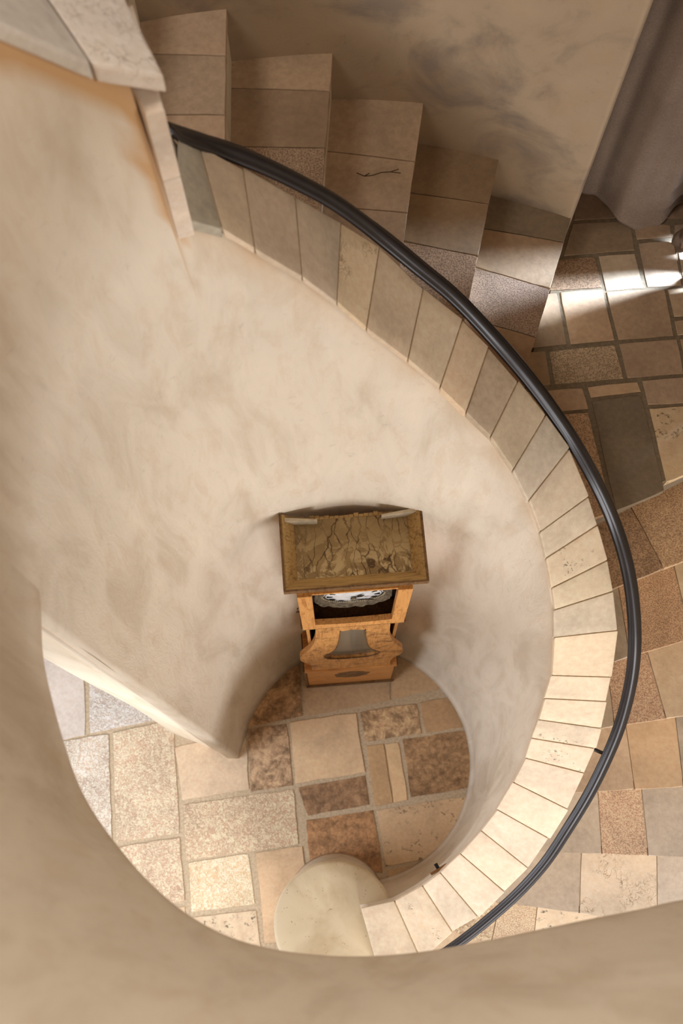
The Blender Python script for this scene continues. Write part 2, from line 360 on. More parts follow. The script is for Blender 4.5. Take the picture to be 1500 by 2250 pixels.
# upper flight, from the top down
tread(3.44, (-.78,1.20), (-.86,1.78), (-.47,1.20), (-.47,1.93), [(.5,.5)], [g((176,156,134),'smooth',60), g((170,150,128),'smooth',61)], over=.006)
tread(3.26, (-0.5, 1.16), (-0.5, 1.93), (-0.257, 1.16), (-0.273, 1.93), [(0.561, 0.561), (0.778, 0.771)], [g((190,164,136),'smooth',64), g((170,150,126),'smooth',63), g((190,166,138),'smooth',62)], over=.006)
tread(3.08, (-0.285, 1.16), (-0.285, 1.93), (-0.068, 1.16), (-0.02, 1.92), [(0.615, 0.618), (0.837, 0.836)], [g((150,130,108),'speckle',65), g((150,126,98),'smooth',66), g((184,158,126),'finepit',67)], over=.006)
tread(2.90, (-0.08, 1.14), (-0.03, 1.94), (0.105, 1.1), (0.226, 1.92), [(0.552, 0.562), (0.76, 0.749)], [g((166,142,114),'smooth',69), g((180,154,124),'smooth',70), g((176,150,120),'smooth',71)], over=.006)
tread(2.72, (0.09, 1.09), (0.215, 1.93), (0.262, 1.02), (0.452, 1.87), [(0.59, 0.608), (0.772, 0.801)], [g((140,114,88),'speckle',72), g((134,108,76),'smooth',73), g((124,100,70),'smooth',74)], over=.006)
tread(2.54, (.25,1.00), (.445,1.87), (0.471, 1.108), (0.685, 1.769), [(0.512, 0.409), (0.697, 0.643), (0.843, 0.875)], [g((140,104,70),'smooth',75), g((136,114,96),'speckle',76), g((152,124,92),'smooth',77), g((112,98,76),'smooth',78)], over=.006)
""" lower flight """
tread(2.18, (0.459, 0.799), (1.531, 1.339), (0.546, 0.615), (1.664, 1.051), [(0.391, 0.386)], [g((160,132,102),'speckle',90), g((188,158,122),'speckle',91)])
tread(2.00, (0.580, 0.666), (1.698, 1.102), (0.615, 0.461), (1.767, 0.797), [(0.268, 0.248), (0.431, 0.419)], [g((166,154,134),'smooth',92), g((172,142,112),'speckle',93), g((196,178,148),'smooth',94)])
tread(1.82, (0.615, 0.497), (1.805, 0.845), (0.594, 0.304), (1.821, 0.486), [(0.214, 0.235), (0.326, 0.373)], [g((186,170,144),'smooth',95), g((186,158,134),'speckle',96), g((204,184,154),'smooth',97)])
tread(1.64, (0.609, 0.342), (1.816, 0.521), (0.567, 0.136), (1.785, 0.197), [(0.293, 0.338), (0.435, 0.473)], [g((194,172,146),'smooth',98), g((206,178,142),'smooth',99), g((166,160,150),'smooth',100)])
tread(1.46, (0.565, 0.171), (1.784, 0.232), (0.464, -0.036), (1.683, -0.080), [(0.271, 0.355), (0.397, 0.485)], [g((186,178,164),'smooth',101), g((190,168,148),'speckle',102), g((184,178,168),'smooth',103)])
tread(1.28, (0.525, -0.003), (1.684, -0.045), (0.369, -0.191), (1.519, -0.346), [(0.295, 0.412), (0.528, 0.65)], [g((178,170,158),'smooth',104), g((226,216,198),'vein',105), g((198,194,186),'smooth',106)])
tread(1.10, (0.433, -0.165), (1.474, -0.304), (0.347, -0.304), (1.325, -0.685), [(0.158, 0.203), (0.286, 0.353)], [g((196,180,156),'hammer',110), g((196,184,166),'speckle',107), g((224,214,194),'pit',108)])
tread(0.92, (.40,-.30), (.85,-.47), (.32,-.42), (.62,-.90), [(.5,.5)], [g((196,180,156),'smooth',111), g((204,190,166),'hammer',112)])
tread(0.74, (.31,-.39), (.62,-.87), (.20,-.50), (.28,-1.10), [(.5,.5)], [g((196,180,156),'smooth',113), g((204,190,166),'hammer',114)])
tread(0.56, (.20,-.48), (.28,-1.08), (.05,-.54), (-.02,-1.14), [(.5,.5)], [g((196,180,156),'smooth',115), g((204,190,166),'hammer',116)])
# ------------------------------------------------------------------ well wall
def top_z(th): return interp(th, [(118, 4.09), (121.4, 4.15), (125.5, 4.24), (129.6, 4.33), (136, 4.42), (150, 4.62), (165, 4.78), (180, 4.78)])
def top_r(th):
    t = min(1, max(0, (th-116)/62)); t = t*t*(3-2*t)
    return R0+(.0490-(.0490-.0108)*t)*top_z(th)
cols = []
for (x, y, z), (ox, oy, oz) in zip(IN[::-1], OUT[::-1]):
    th = math.degrees(math.atan2(y-CY, x-CX)); cols.append((th, x, y, z-.006, x+(ox-x)*.9, y+(oy-y)*.9))
def dens(cols, k):
    out = []
    for a, b in zip(cols, cols[1:]):
        for i in range(k): out.append(tuple(a[j]+(b[j]-a[j])*i/k for j in range(6)))
    out.append(cols[-1]); return out
cols = dens(cols, 4)
def wall_column(bm, wash, th, x, y, z, z0=0.0, n=90, r0=None):
    bx, by = pol(th, R0 if r0 is None else r0); c = []
    for k in range(n+1):
        t = k/n; zz = z0+(z-z0)*t; s = t
        px, py = bx+(x-bx)*s, by+(y-by)*s
        nz = noise.noise(Vector((px*3, py*3, zz*2)))*.006
        cove = .02*max(0, 1-zz/.06)**2*min(1, max(0, (178.6-th)/10)) if z0 == 0 else 0
        d = Vector((CX-px, CY-py)).normalized()
        v = bm.verts.new((px+d.x*(nz+cove), py+d.y*(nz+cove), zz)); c.append(v)
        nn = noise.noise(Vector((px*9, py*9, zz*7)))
        top = max(0, 1-(z-zz)/.16)**2*.45*(.5+.9*abs(nn))  # ochre stain and coping shade both painted into the plaster under the rim
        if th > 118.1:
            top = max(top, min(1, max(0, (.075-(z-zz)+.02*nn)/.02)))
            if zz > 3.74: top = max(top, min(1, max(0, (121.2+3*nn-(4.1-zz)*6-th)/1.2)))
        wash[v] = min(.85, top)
    return c
def wall_from(cols, name, back=.17, z0=0.0, mat=None, endcap=True, r0=None, tintk=1.0):
    bm = bmesh.new(); wash = {}; prev = None; pb = None
    for (th, x, y, z, qx, qy) in cols:
        c = wall_column(bm, wash, th, x, y, z, z0, r0=r0 if r0 is None else (r0(th) if callable(r0) else r0))
        d = Vector((x-CX, y-CY)).normalized()*back
        bx, by = pol(th, (R0 if r0 is None else (r0(th) if callable(r0) else r0)))
        b = [bm.verts.new((qx, qy, z)), bm.verts.new((qx, qy, z0))]
        if prev:
            for k in range(len(c)-1): bm.faces.new((prev[k], c[k], c[k+1], prev[k+1]))
            bm.faces.new((prev[-1], c[-1], b[0], pb[0])); bm.faces.new((pb[0], b[0], b[1], pb[1])); bm.faces.new((pb[1], b[1], c[0], prev[0]))
        else: bm.faces.new(c+b)
        prev, pb = c, b
    bm.faces.new(prev+pb)
    idx = list(bm.verts); wl = [wash.get(v, 0)*tintk for v in idx]
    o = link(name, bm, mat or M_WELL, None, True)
    at = o.data.attributes.new('ochre_stain_shade', 'FLOAT', 'POINT')
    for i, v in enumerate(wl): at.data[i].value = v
    return struct(o)
# taller stretch on the west side, up to the upper landing parapet; its jamb frames the doorway
cols2 = []
for i in range(34):
    th = 119.0+(178.6-119.0)*i/33
    r = top_r(th); x, y = pol(th, r); ww = .16/r*min(1, max(.02, (178.0-th)/6)); cols2.append((th, x, y, top_z(th)-.03, x+(x-CX)*ww, y+(y-CY)*ww))
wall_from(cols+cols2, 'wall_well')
# doorway reveal: thick jamb running outwards
bm = bmesh.new()
jx, jy = pol(178.6, R0)
tx, ty = pol(178.6, .60)
n = 30; pr = None
for k in range(n+1):
    z = 3.75*k/n; t = k/n
    a = bm.verts.new((jx+(tx-jx)*t-.006, jy+.001+(ty-jy)*t, z)); b = bm.verts.new((-.62, .417, z)); c = bm.verts.new((-.835, .497+.01*math.sin(z*2), z)); d = bm.verts.new((-.80, .75, z)); e = bm.verts.new((-.6, .75, z))
    row = [a, b, c, d, e]
    if pr:
        for q in range(4): bm.faces.new((pr[q], pr[q+1], row[q+1], row[q]))
    pr = row
struct(link('wall_jamb', bm, M_REVEAL, None, True))
# ring of parapet that passes under the camera, its rounded lower edge over the doorway
NEAR = [(-0.528, 0.396), (-0.512, 0.283), (-0.465, 0.143), (-0.417, 0.050), (-0.339, -0.041), (-0.261, -0.106), (-0.185, -0.147), (-0.111, -0.168), (-0.037, -0.177), (0.037, -0.178), (0.125, -0.171), (0.222, -0.157), (0.319, -0.140), (0.409, -0.123), (0.485, -0.109), (0.560, -0.094)]
def smooth_pts(P, k):
    out = []
    for i in range(len(P)-1):
        p0 = P[max(i-1, 0)]; p1 = P[i]; p2 = P[i+1]; p3 = P[min(i+2, len(P)-1)]
        for j in range(k):
            t = j/k
            out.append(tuple(.5*((2*p1[m])+(-p0[m]+p2[m])*t+(2*p0[m]-5*p1[m]+4*p2[m]-p3[m])*t*t+(-p0[m]+3*p1[m]-3*p2[m]+p3[m])*t**3) for m in range(len(p1))))
    out.append(tuple(P[-1])); return out
ring = smooth_pts([pol(160, .675), pol(168, .632)]+NEAR+[(.75, -.075), (1.1, -.10), (1.9, -.12)], 8)
bm = bmesh.new(); wash = {}; prev = None
for i, (x, y) in enumerate(ring):
    a = ring[max(i-1, 0)]; b = ring[min(i+1, len(ring)-1)]
    t = Vector((b[0]-a[0], b[1]-a[1])).normalized(); nrm = Vector((t.y, -t.x))   # outwards
    row = []
    prof = [(.030, 3.496), (.014, 3.500), (.005, 3.510), (.0, 3.526)]+[(0, 3.526+1.224*k/18) for k in range(1, 19)]+[(.16, 4.75), (.16, 3.50), (.09, 3.496)]
    for (d, z) in prof:
        nz = noise.noise(Vector((x*3, y*3, z*2)))*.005 if d < .02 else 0
        v = bm.verts.new((x+nrm.x*(d-nz), y+nrm.y*(d-nz), z)); row.append(v)
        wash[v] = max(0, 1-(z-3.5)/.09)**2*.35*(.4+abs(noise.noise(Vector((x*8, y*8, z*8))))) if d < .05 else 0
    if prev:
        for k in range(len(row)): bm.faces.new((prev[k], row[k], row[(k+1) % len(row)], prev[(k+1) % len(row)]))
    else: bm.faces.new(row)
    prev = row
bm.faces.new(prev)
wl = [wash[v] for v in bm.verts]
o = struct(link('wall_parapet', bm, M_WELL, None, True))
at = o.data.attributes.new('ochre_stain_shade', 'FLOAT', 'POINT')
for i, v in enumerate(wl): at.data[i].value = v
# ------------------------------------------------------------------ coping of the balustrade
coping = empty('stone_coping', (.6, .45, 1.3))
tag(coping, 'pale limestone coping winding down on top of the round balustrade wall', 'coping')
def block(bm, I0, I1, O0, O1, th, mi=0, gap=.0022, bev=.004):
    """slab between two joints; points are (x,y,z) of the top face"""
    v = []
    def sh(a, b): 
        d = Vector(b)-Vector(a); L = d.length; return Vector(a)+d*(gap/L)
    a, b = sh(I0, I1), sh(I1, I0); c, d = sh(O1, O0), sh(O0, O1)
    n = 5; top = [[None]*(n+1) for _ in range(n+1)]; bot = [[None]*(n+1) for _ in range(n+1)]
    for i in range(n+1):
        for j in range(n+1):
            p = a.lerp(b, i/n).lerp(d.lerp(c, i/n), j/n)
            wv = noise.noise(Vector((p.x*25, p.y*25, p.z*9)))*.0012
            top[i][j] = bm.verts.new((p.x, p.y, p.z+wv)); bot[i][j] = bm.verts.new((p.x, p.y, p.z-th))
    for i in range(n):
        for j in range(n):
            bm.faces.new((top[i][j], top[i+1][j], top[i+1][j+1], top[i][j+1])); bm.faces.new((bot[i][j], bot[i][j+1], bot[i+1][j+1], bot[i+1][j]))
        bm.faces.new((top[i][0], bot[i][0], bot[i+1][0], top[i+1][0])); bm.faces.new((top[i][n], top[i+1][n], bot[i+1][n], bot[i][n]))
        bm.faces.new((top[0][i], top[0][i+1], bot[0][i+1], bot[0][i])); bm.faces.new((top[n][i], bot[n][i], bot[n][i+1], top[n][i+1]))
    bmesh.ops.recalc_face_normals(bm, faces=bm.faces)
    es = [e for e in bm.edges if len(e.link_faces) == 2 and e.calc_face_angle(0) > .8]
    bmesh.ops.bevel(bm, geom=es, offset=bev, segments=2, affect='EDGES', profile=.6)
cop_cols = [((150,150,138),'smooth'),((206,192,168),'smooth'),((202,188,166),'smooth'),((196,184,164),'smooth'),((216,198,164),'vein'),((206,190,164),'smooth'),
 ((204,190,164),'smooth'),((208,188,158),'smooth'),((170,156,134),'smooth'),((188,176,152),'smooth'),((184,178,162),'smooth'),((204,192,170),'smooth'),((196,186,164),'smooth'),
 ((216,202,174),'finepit'),((204,192,164),'smooth'),((200,190,168),'smooth'),((218,202,170),'smooth'),((218,204,176),'smooth'),((220,206,178),'smooth'),((220,206,180),'finepit'),((220,206,180),'finepit'),
 ((222,210,186),'smooth'),((222,208,184),'smooth'),((224,212,190),'smooth'),((222,208,184),'smooth'),((222,210,188),'smooth'),((222,210,188),'smooth'),((222,208,182),'finepit'),((216,202,176),'smooth')]
for i in range(len(IN)-1):
    bm = bmesh.new()
    j = (random.random()-.5)*.006; k = (random.random()-.5)*.008
    def off(p, q, d):
        v = Vector(p)-Vector(q); v.z = 0; v.normalize(); return (p[0]+v.x*d, p[1]+v.y*d, p[2]+.014)
    block(bm, off(IN[i], OUT[i], j), off(IN[i+1], OUT[i+1], j), off(OUT[i], IN[i], k), off(OUT[i+1], IN[i+1], k), .032, 0, .0016, .0035)
    col, kd = cop_cols[i]
    o = link('coping_stone', bm, stone(col, kd, 80+i), coping); o.data.shade_smooth() if False else None
    for pp in o.data.polygons: pp.use_smooth = pp.normal.z > .35
# mortar bed that fills the joints between the coping stones
bm = bmesh.new(); prev = None; m_ = 6
for q in range(len(IN)-1):
    for k in range(m_ if q < len(IN)-2 else m_+1):
        A = Vector(IN[q]).lerp(Vector(IN[q+1]), k/m_); B = Vector(OUT[q]).lerp(Vector(OUT[q+1]), k/m_); d = (B-A).normalized()*.006; A += d; B -= d
        r = [bm.verts.new(A.lerp(B, t/m_)+Vector((0, 0, .0105))) for t in range(m_+1)]+[bm.verts.new(B.lerp(A, t/m_)-Vector((0, 0, .018))) for t in range(m_+1)]
        if prev:
            for t in range(len(r)): bm.faces.new((prev[t], prev[(t+1) % len(r)], r[(t+1) % len(r)], r[t]))
        else: bm.faces.new(r)
        prev = r
bm.faces.new(prev)
link('mortar_bed', bm, simple('joint_mortar', (206, 182, 146), .9, 0, .3, 90), coping)
# coping of the upper parapet (top left, close to the camera)
up = empty('parapet_coping', pol(130, .8)+(4.2,))
tag(up, 'pale grey stone coping and end slab of the taller parapet at top left', 'coping')
ths = [115.2, 122.5, 131, 139, 148, 158, 168, 178]
for i in range(len(ths)-1):
    bm = bmesh.new(); a, b = ths[i], ths[i+1]
    ri = lambda t: top_r(t)-.012
    m = (a+b)/2
    P = [pol(a, ri(a))+(top_z(a),), pol(b, ri(b))+(top_z(b),), pol(a, ri(a)+.34)+(top_z(a),), pol(b, ri(b)+.34)+(top_z(b),)]
    block(bm, P[0], P[1], P[2], P[3], .04, 0, .002, .006)
    link('coping_stone', bm, stone([(206,204,200),(196,198,196),(206,202,194)][i % 3], 'vein' if i == 0 else 'smooth', 120+i), up)
for (za, zb, sd) in ((3.70, 3.875, 1), (3.877, 4.045, 2)):
    bm = bmesh.new()
    lo = [pol(118.6, .742), pol(116.4, .738), pol(114.4, .93), pol(118.6, .93)]
    prism(bm, lo, za, zb, 0, .005)
    link('end_slab', bm, stone((216, 208, 196), 'smooth', 130+sd), up)
bm = bmesh.new()
for pl_ in [[(0.040, 1.680), (0.060, 1.670), (0.081, 1.672), (0.105, 1.681), (0.129, 1.683), (0.151, 1.691)], [(0.129, 1.683), (0.156, 1.679)], [(0.060, 1.670), (0.074, 1.679)]]:
    for a, b in zip(pl_, pl_[1:]):
        d = (Vector(b)-Vector(a)).normalized(); q = Vector((-d.y, d.x))*.0011
        prism(bm, [tuple(Vector(a)+q), tuple(Vector(a)-q), tuple(Vector(b)-q), tuple(Vector(b)+q)], 2.897, 2.9013)
link('crack', bm, simple('crack_shadow_brown', (96, 74, 52), .9), stair)
# ------------------------------------------------------------------ low round pier at the foot of the balustrade
pier = empty('round_pier', (-.025, -.294, 0))
tag(pier, 'low round plaster pier with speckled flat top beside the lowest coping stone', 'pier')
bm = bmesh.new()
prof = [(.232, 0), (.224, .05), (.217, .15), (.213, 1.08), (.213, 1.165)]
seg = 72; rows = []
for r, z in prof:
    rows.append([bm.verts.new((-.025+r*math.cos(a*2*math.pi/seg), -.294+r*math.sin(a*2*math.pi/seg), z)) for a in range(seg)])
for A, B in zip(rows, rows[1:]):
    for k in range(seg): bm.faces.new((A[k], A[(k+1) % seg], B[(k+1) % seg], B[k]))
bm.faces.new(rows[0][::-1]); bm.faces.new(rows[-1])
link('shaft', bm, M_WELL, pier, True)
bm = bmesh.new(); rows = []
for r, z in [(.211, 1.164), (.219, 1.168), (.2195, 1.19), (.215, 1.197), (.207, 1.2), (.15, 1.2), (.05, 1.2)]:
    rows.append([bm.verts.new((-.025+r*math.cos(a*2*math.pi/seg), -.294+r*math.sin(a*2*math.pi/seg), z+(.003*noise.noise(Vector((r*9, a*.3, 0))) if r < .2 else 0))) for a in range(seg)])
for A, B in zip(rows, rows[1:]):
    for k in range(seg): bm.faces.new((A[k], A[(k+1) % seg], B[(k+1) % seg], B[k]))
bm.faces.new(rows[0][::-1]); bm.faces.new(rows[-1])
def capmat():
    m, nt, b = new_mat('speckled_cap_stone', .7); v = coords(nt)
    vo = nt.nodes.new('ShaderNodeTexVoronoi'); vo.inputs['Scale'].default_value = 75; nt.links.new(v, vo.inputs['Vector'])
    k = ramp(nt, vo.outputs['Distance'], [(.10, WHT), (.2, BLK)]).outputs[0]
    k = mixc(nt, 1.0, k, ramp(nt, noise_tex(nt, v, 30, 2), [(.5, BLK), (.6, (.7, .7, .7, 1))]).outputs[0], 'MULTIPLY')
    base = ramp(nt, noise_tex(nt, v, 6, 6, .6, .5), [(.3, lin((178, 154, 120))), (.55, lin((200, 180, 148)))]).outputs[0]
    out = mixc(nt, k, base, lin((132, 104, 76))); nt.links.new(out, b.inputs['Base Color']); return m
link('cap', bm, capmat(), pier, True)
# ------------------------------------------------------------------ stair wall with its free corner
WALL = [(-1.6, 1.2), (-1.1, 1.58), (-.75, 1.77), (-.462, 1.853), (-.273, 1.886), (-.021, 1.908), (.224, 1.893), (.452, 1.843), (.6, 1.795), (.676, 1.765)]
wp = smooth_pts(WALL, 6)
bm = bmesh.new(); prev = None
for i, (x, y) in enumerate(wp):
    row = []
    for k in range(41):
        z = 2.2+4.3*k/40
        row.append(bm.verts.new((x+.004*noise.noise(Vector((x*4, z*3, 0))), y+.006*noise.noise(Vector((x*3, z*3, 5))), z)))
    a = wp[max(i-1, 0)]; b = wp[min(i+1, len(wp)-1)]
    t = Vector((b[0]-a[0], b[1]-a[1])).normalized(); nr = Vector((-t.y, t.x))
    bk = .16
    last = i == len(wp)-1
    row += [bm.verts.new((x+nr.x*bk+(-.02 if last else 0), y+nr.y*bk, 6.5)), bm.verts.new((x+nr.x*bk+(-.02 if last else 0), y+nr.y*bk, 2.2))]
    if last:   # rounded corner strip
        strip = []
        for d, e in ((.006, .004), (.014, .014), (.020, .03)):
            strip.append([bm.verts.new((x+d, y+e, 2.2+4.3*k/40)) for k in range(41)])
    if prev:
        for k in range(40): bm.faces.new((prev[k], row[k], row[k+1], prev[k+1]))
        bm.faces.new((prev[40], row[40], row[41], prev[41])); bm.faces.new((prev[41], row[41], row[42], prev[42])); bm.faces.new((prev[42], row[42], row[0], prev[0]))
    prev = row
pv = prev[:41]
for s in strip:
    for k in range(40): bm.faces.new((pv[k], s[k], s[k+1], pv[k+1]))
    pv = s
bm.faces.new(pv+[prev[41], prev[42]])
struct(link('wall_stair', bm, M_STAIRWALL, None, True))
# ------------------------------------------------------------------ curtains
def curtain(name, path, ztop, zbot, lean, seed, label, amp=.016):
    P = smooth_pts(path, 10); bm = bmesh.new(); prev = None; nz_ = 46
    for i, (x, y) in enumerate(P):
        a = P[max(i-1, 0)]; b = P[min(i+1, len(P)-1)]
        t = Vector((b[0]-a[0], b[1]-a[1])).normalized(); nr = Vector((-t.y, t.x))
        u = i/len(P); row = []
        for k in range(nz_+1):
            f = k/nz_; z = zbot+(ztop-zbot)*f**1.5
            fold = math.sin(u*9+seed+f*.7)*amp*1.5+math.sin(u*23+seed*2+f*2)*amp*.5*(1-.6*f)+math.sin(u*51+seed)*amp*.15
            low = max(0, 1-(z-zbot)/.22)
            pool = -(.03 if amp > .01 else .006)*low**2*(1+.7*math.sin(u*13+seed))
            crease = .017*low*math.sin((z-zbot)*85+u*7+seed)
            d = fold+pool+crease+lean*f
            row.append(bm.verts.new((x+nr.x*d, y+nr.y*d, z+.014*low*math.sin(u*17+seed))))
        if prev:
            for k in range(nz_): bm.faces.new((prev[k], row[k], row[k+1], prev[k+1]))
        prev = row
    o = link(name, bm, M_LINEN, None, True)
    so = o.modifiers.new('thick', 'SOLIDIFY'); so.thickness = .004
    return tag(o, label, 'curtain', 'linen curtains')
curtain('curtain', [(.69, 2.02), (.76, 1.985), (.83, 1.955), (.91, 1.925), (.99, 1.905), (1.07, 1.905), (1.18, 1.90)], 6.3, 2.365, 0, .4, 'taupe linen curtain hanging beside the plaster wall corner, hem crumpled on the landing')
curtain('curtain', [(1.20, 1.89), (1.12, 1.83), (1.07, 1.80), (1.055, 1.775), (1.052, 1.75), (1.075, 1.722), (1.13, 1.715)], 6.3, 2.365, 0, 2.0, 'narrow edge of a second taupe curtain at the right frame edge above the light beam', .003)
curtain('curtain', [(1.15, 1.655), (1.085, 1.652), (1.082, 1.63), (1.12, 1.60), (1.15, 1.50), (1.15, 1.40), (1.185, 1.31)], 6.3, 2.365, 0, 3.1, 'dark lower edge of a taupe curtain at the right frame edge below the light beam', .003)
# ------------------------------------------------------------------ handrail
RAILP = [(-0.303, 1.165, 3.800, 0.0360), (-0.290, 1.190, 3.750, 0.0430), (-0.235, 1.228, 3.661, 0.0427), (-0.166, 1.244, 3.590, 0.0424), (-0.091, 1.261, 3.500, 0.0421), (-0.010, 1.276, 3.395, 0.0418), (0.080, 1.277, 3.274, 0.0414), (0.177, 1.253, 3.170, 0.0410), (0.269, 1.228, 3.072, 0.0407), (0.367, 1.181, 2.966, 0.0403), (0.455, 1.118, 2.886, 0.0400), (0.534, 1.055, 2.806, 0.0397), (0.607, 0.989, 2.724, 0.0395), (0.676, 0.905, 2.648, 0.0392), (0.743, 0.822, 2.544, 0.0388), (0.789, 0.727, 2.466, 0.0386), (0.819, 0.628, 2.388, 0.0383), (0.838, 0.527, 2.301, 0.0380), (0.846, 0.437, 2.198, 0.0374), (0.841, 0.338, 2.074, 0.0366), (0.819, 0.245, 1.968, 0.0360), (0.778, 0.138, 1.866, 0.0354), (0.721, 0.025, 1.757, 0.0347), (0.661, -0.081, 1.649, 0.0341), (0.576, -0.184, 1.549, 0.0335), (0.461, -0.290, 1.460, 0.0330), (0.357, -0.370, 1.399, 0.0326), (0.242, -0.444, 1.358, 0.0323)]
rail = empty('handrail', (.9, .5, 2.2))
tag(rail, 'dark bronze moulded handrail curving down outside the stone coping', 'handrail')
rp = smooth_pts(RAILP, 6)
prof = [(-.5, -.20), (-.5, .02), (-.42, .12), (-.30, .15), (-.26, .24), (-.14, .36), (0, .40), (.14, .36), (.26, .24), (.30, .15), (.42, .12), (.5, .02), (.5, -.20), (.36, -.30), (-.36, -.30)]
bm = bmesh.new(); prev = None
for i, p in enumerate(rp):
    a = Vector(rp[max(i-1, 0)][:3]); b = Vector(rp[min(i+1, len(rp)-1)][:3]); t = (b-a).normalized()
    side = t.cross(Vector((0, 0, 1))).normalized(); upv = side.cross(t).normalized(); wd = p[3]
    row = [bm.verts.new(Vector(p[:3])+side*(u*wd)+upv*(v*wd*.8)) for u, v in prof]
    if prev:
        for k in range(len(row)): bm.faces.new((prev[k], row[k], row[(k+1) % len(row)], prev[(k+1) % len(row)]))
    else: bm.faces.new(row)
    prev = row
bm.faces.new(prev)
o = link('rail', bm, M_IRON, rail, True)
def tube(bm, pts, r, seg=10):
    prev = None
    for i, p in enumerate(pts):
        a = Vector(pts[max(i-1, 0)]); b = Vector(pts[min(i+1, len(pts)-1)]); t = (b-a).normalized()
        s = t.cross(Vector((0, 0, 1)) if abs(t.z) < .9 else Vector((1, 0, 0))).normalized(); u = s.cross(t)
        row = [bm.verts.new(Vector(p)+s*(r*math.cos(k*2*math.pi/seg))+u*(r*math.sin(k*2*math.pi/seg))) for k in range(seg)]
        if prev:
            for k in range(seg): bm.faces.new((prev[k], row[k], row[(k+1) % seg], prev[(k+1) % seg]))
        else: bm.faces.new(row)
        prev = row
    bm.faces.new(prev)
BR = [((-0.236, 1.212, 3.654), (-0.219, 1.226, 3.654)), ((0.593, 0.970, 2.718), (0.616, 1.000, 2.718)), ((0.776, 0.270, 1.974), (0.819, 0.250, 1.974))]
for (w0, r0) in BR:
    w0 = Vector(w0); r0 = Vector(r0)
    bm = bmesh.new(); d = r0-w0
    tube(bm, smooth_pts([tuple(w0-Vector((d.x, d.y, 0))*.25+Vector((0, 0, -.03))), tuple(w0+Vector((d.x, d.y, 0))*.25+Vector((0, 0, -.035))), tuple(w0+Vector((d.x, d.y, 0))*.85+Vector((0, 0, -.03))), tuple(r0+Vector((0, 0, -.005)))], 5), .006)
    link('bracket', bm, M_IRON, rail, True)
# ------------------------------------------------------------------ peg in the well wall below the coping
peg = empty('wall_peg', (0.338, -0.102, 1.400))
tag(peg, 'small black peg with a wooden backing stick under the lower coping', 'peg')
px_, py_, pz_ = (0.338, -0.102, 1.400)
d_ = Vector((CX-px_, CY-py_, 0)).normalized(); t_ = Vector((-d_.y, d_.x, 0))
def slantbox(bm, c, hx, hy, hz):
    vs = []
    for sz in (-1, 1):
        for sx, sy in ((-1, -1), (1, -1), (1, 1), (-1, 1)): vs.append(bm.verts.new(c+t_*(hx*sx)+d_*(hy*sy)+Vector((0, 0, hz*sz))))
    for f in ((3, 2, 1, 0), (4, 5, 6, 7), (0, 1, 5, 4), (1, 2, 6, 5), (2, 3, 7, 6), (3, 0, 4, 7)): bm.faces.new([vs[i] for i in f])
bm = bmesh.new(); slantbox(bm, Vector((px_, py_, pz_)), .032, .004, .012); link('backing_stick', bm, simple('brown_stick', (140, 96, 56), .7), peg)
bm = bmesh.new(); slantbox(bm, Vector((px_, py_, pz_+.004))+d_*.012, .006, .010, .006); link('peg_pin', bm, M_INKB, peg)
# ------------------------------------------------------------------ longcase clock
ck = empty('longcase_clock', (.0415, .736, .001), math.radians(4.5), True)
tag(ck, 'old pine longcase clock with belly shaped waist standing against the round well wall', 'clock')
def wood(name, col, dark, wear=.3, vert=True):
    m, nt, b = new_mat(name, .5)
    tc = nt.nodes.new('ShaderNodeTexCoord'); mp = nt.nodes.new('ShaderNodeMapping'); nt.links.new(tc.outputs['Object'], mp.inputs[0])
    mp.inputs['Scale'].default_value = (16, 16, 1.6) if vert else (1.6, 16, 16)
    g_ = noise_tex(nt, mp.outputs[0], 4, 7, .6, 1.6)
    out = ramp(nt, g_, [(.32, lin(dark)), (.5, lin(col)), (.75, lin(tuple(min(255, x*1.1) for x in col)))]).outputs[0]
    w1 = noise_tex(nt, tc.outputs['Object'], 14, 8, .75, 1.0)
    k = ramp(nt, w1, [(.50 if wear >= .5 else .56, BLK), (.64 if wear >= .5 else .70, (wear*1.7, wear*1.7, wear*1.7, 1))]).outputs[0]
    out = mixc(nt, k, out, lin((78, 46, 20)))
    nt.links.new(out, b.inputs['Base Color']); bump(nt, b, g_, .25, .003); return m
M_PINE = wood('orange_pine', (196, 138, 76), (164, 102, 46), .3)
M_PINEH = wood('orange_pine_rail', (196, 138, 78), (164, 102, 48), .25, False)
M_PINEW = wood('worn_orange_pine', (192, 136, 76), (160, 102, 48), .5)
M_PINED = wood('darkened_pine', (112, 80, 46), (66, 46, 28), .5)
